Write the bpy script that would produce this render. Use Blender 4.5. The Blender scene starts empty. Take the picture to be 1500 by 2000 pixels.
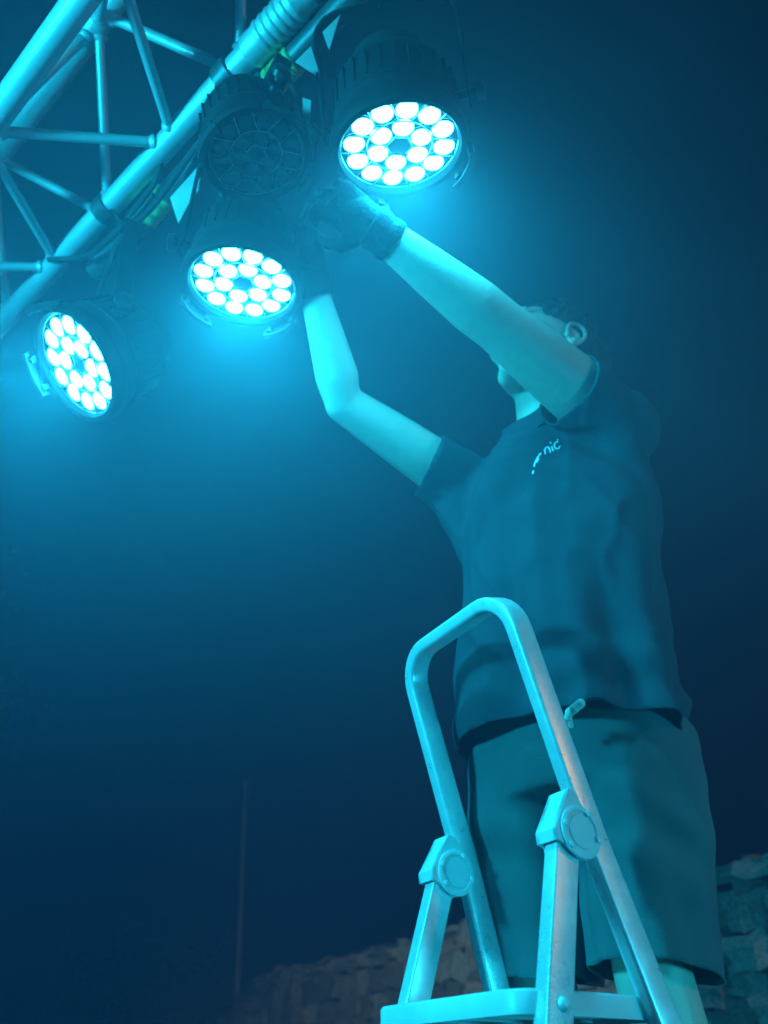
import bpy, bmesh, math, random
import numpy as np
from mathutils import Vector, Matrix, noise
from mathutils.bvhtree import BVHTree

R = math.radians
V = Vector
S = bpy.context.scene
COL = S.collection
rnd = random.Random(7)
EYE = 1.6                     # height of the camera above the ground
PITCH = R(37)

# ------------------------------------------------------------------ camera
cd = bpy.data.cameras.new('camera')
cam = bpy.data.objects.new('camera', cd)
COL.objects.link(cam)
cam.location = (0, 0, EYE)
cam.rotation_euler = (R(90) + PITCH, 0, 0)
cd.lens = 27.0
cd.sensor_width = 36.0
cd.clip_start = 0.05
cd.dof.use_dof = True
cd.dof.focus_distance = 1.2
cd.dof.aperture_fstop = 3.2
cd.clip_end = 500
S.camera = cam

# ------------------------------------------------------------------ night sky
w = bpy.data.worlds.new('World')
S.world = w
w.use_nodes = True
nt = w.node_tree
nt.nodes.clear()
sky = nt.nodes.new('ShaderNodeTexSky')
sky.sky_type = 'NISHITA'
sky.sun_disc = False
sky.sun_elevation = R(-3.5)
sky.sun_rotation = R(200)
sky.ozone_density = 6.0
bg = nt.nodes.new('ShaderNodeBackground')
bg.inputs['Strength'].default_value = 0.15
wo = nt.nodes.new('ShaderNodeOutputWorld')
nt.links.new(sky.outputs[0], bg.inputs[0])
nt.links.new(bg.outputs[0], wo.inputs[0])

# ------------------------------------------------------------------ exposure
S.view_settings.view_transform = 'Standard'
S.view_settings.look = 'None'
S.view_settings.exposure = 0.0
S.view_settings.gamma = 1.0
S.view_settings.use_curve_mapping = False
S.cycles.use_denoising = True
S.cycles.max_bounces = 5
S.cycles.diffuse_bounces = 3
S.cycles.glossy_bounces = 3
S.cycles.volume_bounces = 1
S.cycles.sample_clamp_indirect = 4.0
S.cycles.volume_step_rate = 2.0

# light levels, all in one place
BEAM = (0.010, 0.70, 1.0)     # cyan of the stage lamps
P_HANG = 28.0 
P_LEFT = 310.0                # lamp on the stand to the left, out of view
P_RIGHT = 60.0                # lamp on the stand to the right, out of view
P_STREET = 220.0              # street lamp behind, out of view
P_WALL_FILL = 62.0                # unseen lamp added to light the wall, on the ground below the view
LED_E = 40.0
HAZE = 0.030
GLARE_SMOKE = 0.35

# ------------------------------------------------------------------ helpers
cp, sp_ = math.cos(PITCH), math.sin(PITCH)
FWD = V((0, cp, sp_)); UPC = V((0, -sp_, cp)); RGT = V((1, 0, 0))
EYEV = V((0, 0, EYE))

def ray(px, py):
    x = (px - 750) / 1500.0; y = (py - 1000) / 1500.0
    return FWD + RGT * x - UPC * y
def at(px, py, z):
    """place seen at (px, py) of the photograph, z metres along the view axis"""
    return EYEV + ray(px, py) * z
def at_y(px, py, y):
    r = ray(px, py); return EYEV + r * (y / r.y)
def at_h(px, py, h):
    r = ray(px, py); return EYEV + r * (h / r.z)
def W3(x, y, h):
    return V((x, y, h + EYE))

def link_mesh(name, me, mat=None, parent=None, loc=None):
    o = bpy.data.objects.new(name, me)
    COL.objects.link(o)
    if mat is not None and len(me.materials) == 0:
        me.materials.append(mat)
    if parent is not None:
        o.parent = parent
    if loc is not None:
        o.location = loc
    return o

class MB:
    """collects shapes for ONE mesh"""
    def __init__(s):
        s.v = []; s.f = []
    def add(s, vs, fs):
        b = len(s.v)
        s.v += [tuple(x) for x in vs]
        s.f += [tuple(i + b for i in q) for q in fs]
        return s
    def tube(s, pts, r, n=12, cap=True):
        pts = [V(p) for p in pts]
        rs = r if isinstance(r, (list, tuple)) else [r] * len(pts)
        m = len(pts)
        tang = []
        for i in range(m):
            t = pts[min(i + 1, m - 1)] - pts[max(i - 1, 0)]
            tang.append(t.normalized())
        ref = V((0, 0, 1)) if abs(tang[0].z) < 0.9 else V((1, 0, 0))
        a = tang[0].cross(ref).normalized()
        vs = []; fs = []
        for i in range(m):
            a = (a - tang[i] * a.dot(tang[i])).normalized()
            b = tang[i].cross(a)
            for k in range(n):
                th = 2 * math.pi * k / n
                vs.append(pts[i] + (a * math.cos(th) + b * math.sin(th)) * rs[i])
        for i in range(m - 1):
            for k in range(n):
                k2 = (k + 1) % n
                fs.append((i * n + k, i * n + k2, (i + 1) * n + k2, (i + 1) * n + k))
        if cap:
            fs.append(tuple(range(n - 1, -1, -1)))
            fs.append(tuple((m - 1) * n + k for k in range(n)))
        return s.add(vs, fs)
    def sweep(s, pts, sec, side, cap=True, closed=False):
        """2D section swept along pts; x of the section runs along `side`(i), y along tangent x side"""
        pts = [V(p) for p in pts]; m = len(pts); n = len(sec)
        vs = []; fs = []
        for i in range(m):
            if closed:
                t = (pts[(i + 1) % m] - pts[i - 1]).normalized()
            else:
                t = (pts[min(i + 1, m - 1)] - pts[max(i - 1, 0)]).normalized()
            a = side if isinstance(side, Vector) else side(i)
            a = (a - t * a.dot(t)).normalized(); b = t.cross(a)
            for (x, y) in sec:
                vs.append(pts[i] + a * x + b * y)
        for i in range(m if closed else m - 1):
            j = (i + 1) % m
            for k in range(n):
                k2 = (k + 1) % n
                fs.append((i * n + k, i * n + k2, j * n + k2, j * n + k))
        if cap and not closed:
            fs.append(tuple(range(n - 1, -1, -1)))
            fs.append(tuple((m - 1) * n + k for k in range(n)))
        return s.add(vs, fs)
    def lathe(s, prof, n=48, M=None, cap0=False, cap1=False):
        M = M or Matrix.Identity(4)
        vs = []; fs = []
        for (r, z) in prof:
            for k in range(n):
                th = 2 * math.pi * k / n
                vs.append(M @ V((r * math.cos(th), r * math.sin(th), z)))
        for i in range(len(prof) - 1):
            for k in range(n):
                k2 = (k + 1) % n
                fs.append((i * n + k, i * n + k2, (i + 1) * n + k2, (i + 1) * n + k))
        if cap0: fs.append(tuple(range(n - 1, -1, -1)))
        if cap1: fs.append(tuple((len(prof) - 1) * n + k for k in range(n)))
        return s.add(vs, fs)
    def prism(s, poly, a, b, nrm, c, t):
        """polygon (x along a, y along b) from c, thickness t along nrm"""
        m = len(poly)
        vs = [c + a * x + b * y for (x, y) in poly] + [c + a * x + b * y + nrm * t for (x, y) in poly]
        fs = [tuple(range(m - 1, -1, -1)), tuple(range(m, 2 * m))]
        for k in range(m):
            k2 = (k + 1) % m
            fs.append((k, k2, m + k2, m + k))
        return s.add(vs, fs)
    def box(s, c, a, b, d):
        """half extents given as vectors a, b, d"""
        vs = [c + a * i + b * j + d * k for i in (-1, 1) for j in (-1, 1) for k in (-1, 1)]
        fs = [(0, 1, 3, 2), (4, 6, 7, 5), (0, 4, 5, 1), (2, 3, 7, 6), (0, 2, 6, 4), (1, 5, 7, 3)]
        return s.add(vs, fs)
    def ball(s, c, r, n=14, M=None):
        rr = r if isinstance(r, (tuple, list)) else (r, r, r)
        vs = []; fs = []
        h = n // 2 + 1
        for i in range(h):
            ph = math.pi * i / (h - 1)
            for k in range(n):
                th = 2 * math.pi * k / n
                p = V((math.sin(ph) * math.cos(th) * rr[0], math.sin(ph) * math.sin(th) * rr[1], math.cos(ph) * rr[2]))
                if M: p = M @ p
                vs.append(V(c) + p)
        for i in range(h - 1):
            for k in range(n):
                k2 = (k + 1) % n
                fs.append((i * n + k, (i + 1) * n + k, (i + 1) * n + k2, i * n + k2))
        return s.add(vs, fs)
    def chain(s, pts, rs, n=12):
        """tapered limb with rounded ends"""
        pts = [V(p) for p in pts]
        s.tube(pts, list(rs), n)
        s.ball(pts[0], rs[0] * 0.995, n); s.ball(pts[-1], rs[-1] * 0.995, n)
        for p, r in zip(pts[1:-1], rs[1:-1]): s.ball(p, r * 0.99, n)
        return s
    def loft(s, rings, n=40, e=2.0, cap=True):
        """rings: (centre, half axis a, half axis b), superellipse exponent e"""
        vs = []; fs = []
        for (c, a, b) in rings:
            for k in range(n):
                th = 2 * math.pi * k / n
                x, y = math.cos(th), math.sin(th)
                x = math.copysign(abs(x) ** (2 / e), x); y = math.copysign(abs(y) ** (2 / e), y)
                vs.append(V(c) + V(a) * x + V(b) * y)
        for i in range(len(rings) - 1):
            for k in range(n):
                k2 = (k + 1) % n
                fs.append((i * n + k, i * n + k2, (i + 1) * n + k2, (i + 1) * n + k))
        if cap:
            fs.append(tuple(range(n - 1, -1, -1)))
            fs.append(tuple((len(rings) - 1) * n + k for k in range(n)))
        return s.add(vs, fs)
    def mesh(s, name, smooth=True, origin=None, angle=40):
        me = bpy.data.meshes.new(name)
        vs = s.v
        if origin is not None:
            o = V(origin); vs = [tuple(V(p) - o) for p in vs]
        me.from_pydata(vs, [], s.f)
        bm = bmesh.new(); bm.from_mesh(me)
        bmesh.ops.remove_doubles(bm, verts=bm.verts, dist=1e-6)
        bmesh.ops.recalc_face_normals(bm, faces=bm.faces)
        bm.to_mesh(me); bm.free()
        if smooth:
            me.polygons.foreach_set('use_smooth', [True] * len(me.polygons))
            if angle < 180:
                me.set_sharp_from_angle(angle=R(angle))
        return me
    def build(s, name, mat, parent=None, smooth=True, angle=40, origin=None):
        """vertices are world places; a parent that is an unrotated Empty moves them to its own frame"""
        if origin is None:
            origin = parent_origin(parent)
        return link_mesh(name, s.mesh(name, smooth, origin, angle), mat, parent)

def parent_origin(p):
    o = V((0, 0, 0))
    while p is not None:
        o += p.location; p = p.parent
    return o

def thing(name, label, cat, loc, group=None):
    o = bpy.data.objects.new(name, None)
    COL.objects.link(o)
    o.empty_display_size = 0.1
    o.location = loc
    return tag(o, label, cat, group)
def tag(o, label=None, cat=None, group=None, kind=None):
    if label: o['label'] = label
    if cat: o['category'] = cat
    if group: o['group'] = group
    if kind: o['kind'] = kind
    return o

def remesh(mb, voxel, smooth_it=4, origin=None):
    """union of the collected closed shapes as one continuous surface"""
    me = mb.mesh('tmp', True, None, 180)
    o = bpy.data.objects.new('tmp', me); COL.objects.link(o)
    m = o.modifiers.new('r', 'REMESH'); m.mode = 'VOXEL'; m.voxel_size = voxel; m.use_smooth_shade = True
    if smooth_it:
        s = o.modifiers.new('s', 'SMOOTH'); s.factor = 0.5; s.iterations = smooth_it
    dg = bpy.context.evaluated_depsgraph_get(); dg.update()
    out = bpy.data.meshes.new_from_object(o.evaluated_get(dg))
    bpy.data.objects.remove(o); bpy.data.meshes.remove(me)
    return out

# ------------------------------------------------------------------ materials
def mat(name, col, rough=0.6, metal=0.0, bump=0.0, scale=40.0, vary=0.0, vscale=6.0, stretch=None, sss=0.0, spec=0.5, emit=None, estr=0.0, vcol=None):
    m = bpy.data.materials.new(name); m.use_nodes = True
    t = m.node_tree; b = t.nodes['Principled BSDF']
    b.inputs['Base Color'].default_value = (*col, 1)
    b.inputs['Roughness'].default_value = rough
    b.inputs['Metallic'].default_value = metal
    b.inputs['Specular IOR Level'].default_value = spec
    tc = t.nodes.new('ShaderNodeTexCoord')
    mp = t.nodes.new('ShaderNodeMapping'); t.links.new(tc.outputs['Object'], mp.inputs[0])
    if stretch: mp.inputs['Scale'].default_value = stretch
    if vary:
        n = t.nodes.new('ShaderNodeTexNoise'); n.inputs['Scale'].default_value = vscale; n.inputs['Detail'].default_value = 6
        t.links.new(mp.outputs[0], n.inputs['Vector'])
        rp = t.nodes.new('ShaderNodeValToRGB')
        c2 = vcol or tuple(c * (1 - vary) for c in col)
        rp.color_ramp.elements[0].position = 0.35; rp.color_ramp.elements[0].color = (*c2, 1)
        rp.color_ramp.elements[1].position = 0.65; rp.color_ramp.elements[1].color = (*[min(1, c * (1 + vary * .4)) for c in col], 1)
        t.links.new(n.outputs[0], rp.inputs[0]); t.links.new(rp.outputs[0], b.inputs['Base Color'])
        mr = t.nodes.new('ShaderNodeMapRange')
        mr.inputs['To Min'].default_value = max(0.05, rough - .12); mr.inputs['To Max'].default_value = min(1, rough + .12)
        t.links.new(n.outputs[0], mr.inputs[0]); t.links.new(mr.outputs[0], b.inputs['Roughness'])
    if bump:
        n = t.nodes.new('ShaderNodeTexNoise'); n.inputs['Scale'].default_value = scale; n.inputs['Detail'].default_value = 5
        t.links.new(mp.outputs[0], n.inputs['Vector'])
        bp = t.nodes.new('ShaderNodeBump'); bp.inputs['Strength'].default_value = bump; bp.inputs['Distance'].default_value = 0.01
        t.links.new(n.outputs[0], bp.inputs['Height']); t.links.new(bp.outputs[0], b.inputs['Normal'])
    if sss:
        b.inputs['Subsurface Weight'].default_value = sss
        b.inputs['Subsurface Radius'].default_value = (0.01, 0.004, 0.002)
    if emit:
        b.inputs['Emission Color'].default_value = (*emit, 1); b.inputs['Emission Strength'].default_value = estr
    return m

M = {}
M['alu'] = mat('brushed_aluminium', (0.60, 0.61, 0.62), 0.45, 0.35, 0.08, 60, 0.12, 5, stretch=(1, 1, 1))
M['alu_ladder'] = mat('ladder_aluminium', (0.78, 0.79, 0.80), 0.40, 0.30, 0.06, 220, 0.15, 9)
def worn_metal(m, stretch):
    t = m.node_tree; b = t.nodes['Principled BSDF']
    tc = t.nodes.new('ShaderNodeTexCoord'); mp = t.nodes.new('ShaderNodeMapping'); mp.inputs['Scale'].default_value = stretch
    t.links.new(tc.outputs['Object'], mp.inputs[0])
    n = t.nodes.new('ShaderNodeTexNoise'); n.inputs['Scale'].default_value = 190; n.inputs['Detail'].default_value = 8; n.inputs['Roughness'].default_value = .7
    t.links.new(mp.outputs[0], n.inputs['Vector'])
    bl = t.nodes.new('ShaderNodeTexNoise'); bl.inputs['Scale'].default_value = 7; bl.inputs['Detail'].default_value = 3
    t.links.new(tc.outputs['Object'], bl.inputs['Vector'])
    ad = t.nodes.new('ShaderNodeMath'); ad.operation = 'MULTIPLY'
    t.links.new(n.outputs[0], ad.inputs[0]); t.links.new(bl.outputs[0], ad.inputs[1])
    mr = t.nodes.new('ShaderNodeMapRange'); mr.inputs['From Min'].default_value = .1; mr.inputs['From Max'].default_value = .42
    mr.inputs['To Min'].default_value = .24; mr.inputs['To Max'].default_value = .40
    t.links.new(ad.outputs[0], mr.inputs[0]); t.links.new(mr.outputs[0], b.inputs['Roughness'])
    vo = t.nodes.new('ShaderNodeTexVoronoi'); vo.inputs['Scale'].default_value = 42; vo.inputs['Randomness'].default_value = 1
    t.links.new(tc.outputs['Object'], vo.inputs['Vector'])
    rp = t.nodes.new('ShaderNodeValToRGB'); e = rp.color_ramp.elements
    e[0].position = .10; e[0].color = (1, 1, 1, 1); e[1].position = .16; e[1].color = (0, 0, 0, 1)
    t.links.new(vo.outputs['Distance'], rp.inputs[0])
    gt = t.nodes.new('ShaderNodeMath'); gt.operation = 'GREATER_THAN'; gt.inputs[1].default_value = .72
    sx = t.nodes.new('ShaderNodeSeparateColor'); t.links.new(vo.outputs['Color'], sx.inputs[0]); t.links.new(sx.outputs[0], gt.inputs[0])
    mk = t.nodes.new('ShaderNodeMath'); mk.operation = 'MULTIPLY'; t.links.new(rp.outputs[0], mk.inputs[0]); t.links.new(gt.outputs[0], mk.inputs[1])
    cr = t.nodes.new('ShaderNodeValToRGB'); c = cr.color_ramp.elements
    c[0].position = .16; c[0].color = (.77, .78, .79, 1); c[1].position = .34; c[1].color = (.90, .91, .91, 1)
    t.links.new(ad.outputs[0], cr.inputs[0])
    mx = t.nodes.new('ShaderNodeMix'); mx.data_type = 'RGBA'
    t.links.new(mk.outputs[0], mx.inputs['Factor']); t.links.new(cr.outputs[0], mx.inputs['A']); mx.inputs['B'].default_value = (.92, .93, .92, 1)
    t.links.new(mx.outputs['Result'], b.inputs['Base Color'])
    bp = t.nodes.new('ShaderNodeBump'); bp.inputs['Strength'].default_value = .05; bp.inputs['Distance'].default_value = .003
    sm_ = t.nodes.new('ShaderNodeMath'); sm_.operation = 'ADD'
    t.links.new(n.outputs[0], sm_.inputs[0]); t.links.new(mk.outputs[0], sm_.inputs[1])
    t.links.new(sm_.outputs[0], bp.inputs['Height']); t.links.new(bp.outputs[0], b.inputs['Normal'])
worn_metal(M['alu_ladder'], (.35, .35, .35))
M['alu_ladder'].node_tree.nodes['Principled BSDF'].inputs['Metallic'].default_value = 0.38
M['plastic'] = mat('pale_grey_plastic', (0.70, 0.72, 0.73), 0.42, 0.0, 0.05, 300, 0.10, 14)
M['black'] = mat('black_painted_metal', (0.016, 0.016, 0.018), 0.7, 0.0, 0.06, 250, 0.25, 14, spec=0.25)
M['blacksmooth'] = mat('black_gloss_metal', (0.03, 0.03, 0.032), 0.32, 0.0, 0.02, 200)
M['bar'] = mat('dark_steel_tube', (0.10, 0.105, 0.11), 0.45, 0.4, 0.08, 90, 0.3, 10)
M['cable'] = mat('black_rubber_cable', (0.018, 0.018, 0.019), 0.6, 0.0, 0.05, 200)
M['plate'] = mat('zinc_plate', (0.72, 0.73, 0.73), 0.5, 0.25, 0.04, 150, 0.1, 20)
M['lensplate'] = mat('dark_lens_plate', (0.05, 0.055, 0.06), 0.35, 0.0, 0.03, 120)
M['led'] = mat('lit_led_lens', (0.1, 0.3, 0.4), 0.3, emit=(0.035, 0.68, 1.0), estr=LED_E)
M['ledoff'] = mat('unlit_led_lens', (0.05, 0.055, 0.06), 0.12, 0.0, spec=0.8)
M['wire'] = mat('chrome_wire', (0.6, 0.62, 0.63), 0.3, 0.9)
M['skin'] = mat('skin', (0.60, 0.47, 0.38), 0.48, 0.0, 0.10, 240, 0.05, 45, sss=0.0)
M['shirt'] = mat('navy_cotton', (0.045, 0.062, 0.078), 0.9, 0.0, 0.18, 420, 0.12, 8, spec=0.15)
def cloth_wrinkles(m, strength):
    t = m.node_tree; b = t.nodes['Principled BSDF']
    old = b.inputs['Normal'].links[0].from_node
    tc = t.nodes.new('ShaderNodeTexCoord'); mp = t.nodes.new('ShaderNodeMapping'); mp.inputs['Scale'].default_value = (1, 1, .45); mp.inputs['Rotation'].default_value = (.3, .2, .5)
    t.links.new(tc.outputs['Object'], mp.inputs[0])
    n = t.nodes.new('ShaderNodeTexNoise'); n.noise_type = 'RIDGED_MULTIFRACTAL'
    n.inputs['Scale'].default_value = 7; n.inputs['Detail'].default_value = 3; n.inputs['Distortion'].default_value = .6
    t.links.new(mp.outputs[0], n.inputs['Vector'])
    bp = t.nodes.new('ShaderNodeBump'); bp.inputs['Strength'].default_value = strength; bp.inputs['Distance'].default_value = .012
    t.links.new(n.outputs[0], bp.inputs['Height']); t.links.new(bp.outputs[0], old.inputs['Normal'])
M['shorts'] = mat('dark_grey_shorts_cloth', (0.085, 0.120, 0.128), 0.88, 0.0, 0.2, 380, 0.12, 8, spec=0.2)
cloth_wrinkles(M['shirt'], .30); cloth_wrinkles(M['shorts'], .30)
M['glove'] = mat('dark_work_glove', (0.014, 0.015, 0.017), 0.8, 0.0, 0.35, 160, 0.2, 20, spec=0.15)
M['hair'] = mat('dark_hair', (0.03, 0.027, 0.024), 0.5, 0.0, 0.6, 260, stretch=(1, 1, .25))
M['print'] = mat('white_shirt_print', (0.75, 0.76, 0.76), 0.7)
M['white_nylon'] = mat('pale_nylon', (0.62, 0.66, 0.60), 0.45)
M['tape'] = mat('green_yellow_tape', (0.34, 0.55, 0.16), 0.6, 0.0, 0.3, 120, 0.35, 40)
M['shoe'] = mat('dark_shoe', (0.04, 0.04, 0.042), 0.7, 0.0, 0.1, 80)
M['eye'] = mat('eye', (0.7, 0.7, 0.68), 0.15)
M['asphalt'] = mat('asphalt', (0.05, 0.05, 0.05), 0.9, 0.0, 0.5, 60, 0.3, 3)
M['stone'] = mat('rubble_stone', (0.36, 0.35, 0.31), 0.9, 0.0, 0.7, 22, 0.45, 5)
M['stone2'] = mat('pale_rubble_stone', (0.46, 0.44, 0.39), 0.9, 0.0, 0.7, 18, 0.4, 7)
M['stone3'] = mat('brown_rubble_stone', (0.26, 0.24, 0.20), 0.92, 0.0, 0.8, 25, 0.4, 6)
M['mortar'] = mat('earth_mortar', (0.09, 0.085, 0.075), 0.95, 0.0, 0.8, 30, 0.3, 8)
M['bark'] = mat('bark', (0.10, 0.075, 0.055), 0.95, 0.0, 0.9, 18, 0.4, 6, stretch=(1, 1, .2))
M['leaf'] = mat('leaf', (0.045, 0.085, 0.03), 0.6, 0.0, 0, 1, 0.5, 3)
M['pole'] = mat('galvanised_pole', (0.36, 0.37, 0.38), 0.5, 0.5)
M['warm'] = mat('warm_lamp_glass', (0.8, 0.6, 0.4), 0.4, emit=(1.0, 0.55, 0.22), estr=60.0)

# ================================================================== SETTING
g = MB(); n_ = 24; ext = 26.0
vs = []; fs = []
for i in range(n_ + 1):
    for j in range(n_ + 1):
        x = -ext + 2 * ext * i / n_; y = -18 + 48 * j / n_
        vs.append((x, y, 0.03 * noise.noise(V((x * .3, y * .3, 0)))))
for i in range(n_):
    for j in range(n_):
        a = i * (n_ + 1) + j
        fs.append((a, a + n_ + 1, a + n_ + 2, a + 1))
g.add(vs, fs)
tag(g.build('ground', M['asphalt']), kind='structure')

# ------------------------------------------------------------------ rubble wall behind
wd = V((-0.527, 0.850, 0)).normalized()          # runs away to the left
wn = V((-wd.y, wd.x, 0))                         # towards the stage
W0 = V((2.55, 2.95, 0))
WL = 8.0
WT = EYE + 0.90
def wall_top(t):
    e = max(0.0, (t - (WL - 1.25)) / 1.25)
    return WT - 0.45 * e * e + 0.03 * noise.noise(V((t * 2, 3, 0)))
wall = thing('stone_wall', 'rough rubble stone wall running off behind the ladder at the bottom', 'wall', W0 + wd * (WL / 2))
core = MB()
prev = None
NT = 32
rows = []
for i in range(NT + 1):
    t = WL * i / NT
    c = W0 + wd * t
    rows.append((c, wall_top(t) - 0.07))
vs = []; fs = []
for (c, top) in rows:
    for (off, z) in ((0.0, 0.0), (0.0, top), (-0.42, top), (-0.42, 0.0)):
        vs.append(V((c.x, c.y, z)) + wn * off)
for i in range(NT):
    for k in range(4):
        k2 = (k + 1) % 4
        fs.append((i * 4 + k, i * 4 + k2, (i + 1) * 4 + k2, (i + 1) * 4 + k))
fs.append((3, 2, 1, 0)); fs.append(tuple(NT * 4 + k for k in range(4)))
core.add(vs, fs)
core.build('mortar_core', M['mortar'], wall)

def stone_shape(seed):
    bm = bmesh.new()
    bmesh.ops.create_cube(bm, size=2.0)
    bmesh.ops.subdivide_edges(bm, edges=bm.edges, cuts=2, use_grid_fill=True)
    for v in bm.verts:
        p = v.co.copy()
        q = p.normalized() * 1.25
        v.co = p.lerp(q, 0.10) + V((noise.noise(p * 1.3 + V((seed * 7, 0, 0))), noise.noise(p * 1.3 + V((0, seed * 7, 5))), noise.noise(p * 1.3 + V((3, 0, seed * 7))))) * 0.36
    me = bpy.data.meshes.new('stone')
    bm.to_mesh(me); bm.free()
    me.polygons.foreach_set('use_smooth', [True] * len(me.polygons))
    me.set_sharp_from_angle(angle=R(24))
    return me
smesh = []
for k in range(12):
    me = stone_shape(k + 1)
    me.materials.append(M[('stone', 'stone2', 'stone3')[k % 3]])
    smesh.append(me)
low = MB()
rowz = []
z = 0.06
while z < WT + 0.02:
    h = 0.10 + 0.08 * rnd.random()
    rowz.append((z, h)); z += h
wroot = parent_origin(wall)
for (z0, h) in rowz:
    t = -0.1 * rnd.random()
    while t < WL:
        L = 0.11 + 0.22 * rnd.random()
        tc = t + L / 2
        zc = z0 + h / 2 + 0.03 * (rnd.random() - .5)
        t += L
        if zc + h * 0.3 > wall_top(min(tc, WL)):
            continue
        dep = 0.10 + 0.05 * rnd.random()
        c = W0 + wd * tc + wn * (0.07 * rnd.random() - 0.06) + V((0, 0, zc))
        Mx = Matrix((( wd.x * L * .49, wn.x * dep, 0, 0), (wd.y * L * .49, wn.y * dep, 0, 0), (0, 0, h * .5, 0), (0, 0, 0, 1)))
        Mx = Matrix.Translation(c) @ Matrix.Rotation(R(rnd.uniform(-13, 13)), 4, wn) @ Mx
        me = rnd.choice(smesh)
        if zc > EYE - 0.05:
            o = link_mesh('stone', me, None, wall)
            o.matrix_world = Matrix.Translation(-wroot) @ Mx
        else:
            low.add([Mx @ v.co for v in me.vertices], [tuple(p.vertices) for p in me.polygons])
    # cap stones on the broken end
for k in range(40):
    t = WL * (k + .5) / 40
    tp = wall_top(t)
    L = 0.14 + 0.06 * rnd.random()
    c = W0 + wd * t - wn * (0.06 + 0.03 * rnd.random()) + V((0, 0, tp - 0.045))
    Mx = Matrix.Translation(c) @ Matrix.Rotation(R(rnd.uniform(-6, 6)), 4, wn) @ Matrix(((wd.x * L, wn.x * .20, 0, 0), (wd.y * L, wn.y * .20, 0, 0), (0, 0, .042, 0), (0, 0, 0, 1)))
    o = link_mesh('stone', rnd.choice(smesh), None, wall)
    o.matrix_world = Matrix.Translation(-wroot) @ Mx
for k in range(6):                               # the rounded end of the wall
    zc = EYE + 0.02 + k * 0.09
    c = W0 + wd * (WL + 0.02 - 0.04 * k) - wn * 0.12 + V((0, 0, zc))
    Mx = Matrix.Translation(c) @ Matrix.Rotation(R(rnd.uniform(-9, 9)), 4, wn) @ Matrix(((wd.x * .12, wn.x * .2, 0, 0), (wd.y * .12, wn.y * .2, 0, 0), (0, 0, .07, 0), (0, 0, 0, 1)))
    o = link_mesh('stone', rnd.choice(smesh), None, wall)
    o.matrix_world = Matrix.Translation(-wroot) @ Mx
lo = low.build('lower_stone_courses', M['stone'], wall)
lo['kind'] = 'stuff'

# ------------------------------------------------------------------ thin pole behind the wall
ptop = at_y(480, 1528, 10.5); pbot = at_y(463, 1940, 10.5)
pdir = (pbot - ptop).normalized()
pbase = ptop + pdir * ((ptop.z) / -pdir.z)
pole = thing('thin_pole', 'thin pale pole leaning slightly beyond the end of the stone wall', 'pole', pbase)
MB().tube([pbase, pbase.lerp(ptop, .5), ptop], [0.036, 0.03, 0.024], 10).build('mast', M['pole'], pole)
MB().lathe([(0.0, 0.012), (0.034, 0.008), (0.036, -0.02), (0.022, -0.03)], 12, Matrix.Translation(ptop)).build('cap', M['pole'], pole)
MB().lathe([(0.10, 0.0), (0.10, 0.02), (0.05, 0.03), (0.04, 0.12)], 16, Matrix.Translation(V((pbase.x, pbase.y, 0.02)))).build('base_plate', M['pole'], pole)

# ------------------------------------------------------------------ trees
def tree(base, height, crown_c, crown_r, label, seed, leaves=5200, leaf=0.055):
    rr = random.Random(seed)
    t = thing('leafy_tree', label, 'tree', base, 'trees in the dark background')
    tr = MB()
    mid = base.lerp(crown_c, 0.5) + V((0.12, 0.05, 0))
    tr.tube([base, mid, crown_c], [0.15, 0.11, 0.06], 10)
    tips = []
    for k in range(16):
        a = rr.uniform(0, 6.28); e = rr.uniform(-0.3, 1.2)
        d = V((math.cos(a) * math.cos(e), math.sin(a) * math.cos(e), math.sin(e)))
        tip = crown_c + V((d.x * crown_r.x, d.y * crown_r.y, d.z * crown_r.z)) * rr.uniform(.7, 1.0)
        st = mid.lerp(crown_c, rr.uniform(.2, 1))
        tr.tube([st, st.lerp(tip, .55) + V((0, 0, .06)), tip], [0.045, 0.025, 0.008], 6)
        tips += [tip, st.lerp(tip, .6), st.lerp(tip, .8)]
    tr.build('trunk', M['bark'], t)
    cr = MB()
    for k in range(leaves):
        c = rr.choice(tips)
        p = c + V((rr.gauss(0, .2), rr.gauss(0, .2), rr.gauss(0, .17)))
        a = V((rr.uniform(-1, 1), rr.uniform(-1, 1), rr.uniform(-.6, .6))).normalized()
        b = a.cross(V((rr.uniform(-1, 1), rr.uniform(-1, 1), rr.uniform(-1, 1)))).normalized()
        s = leaf * rr.uniform(.7, 1.4)
        cr.add([p - a * s, p + b * s * .45, p + a * s, p - b * s * .45], [(0, 1, 2, 3)])
    cr.build('crown', M['leaf'], t, smooth=False)
tree(V((-4.6, 6.8, 0)), 4, V((-4.35, 6.7, EYE + 2.0)), V((1.15, 1.1, 2.3)), 'dim leafy tree at the left edge of the stage area', 3)
tree(V((-3.6, 13.5, 0)), 4, V((-3.5, 13.4, EYE + 0.7)), V((1.7, 1.5, 1.5)), 'low dark bushy tree far off left of the thin pole', 5, 4200, 0.09)

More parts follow.
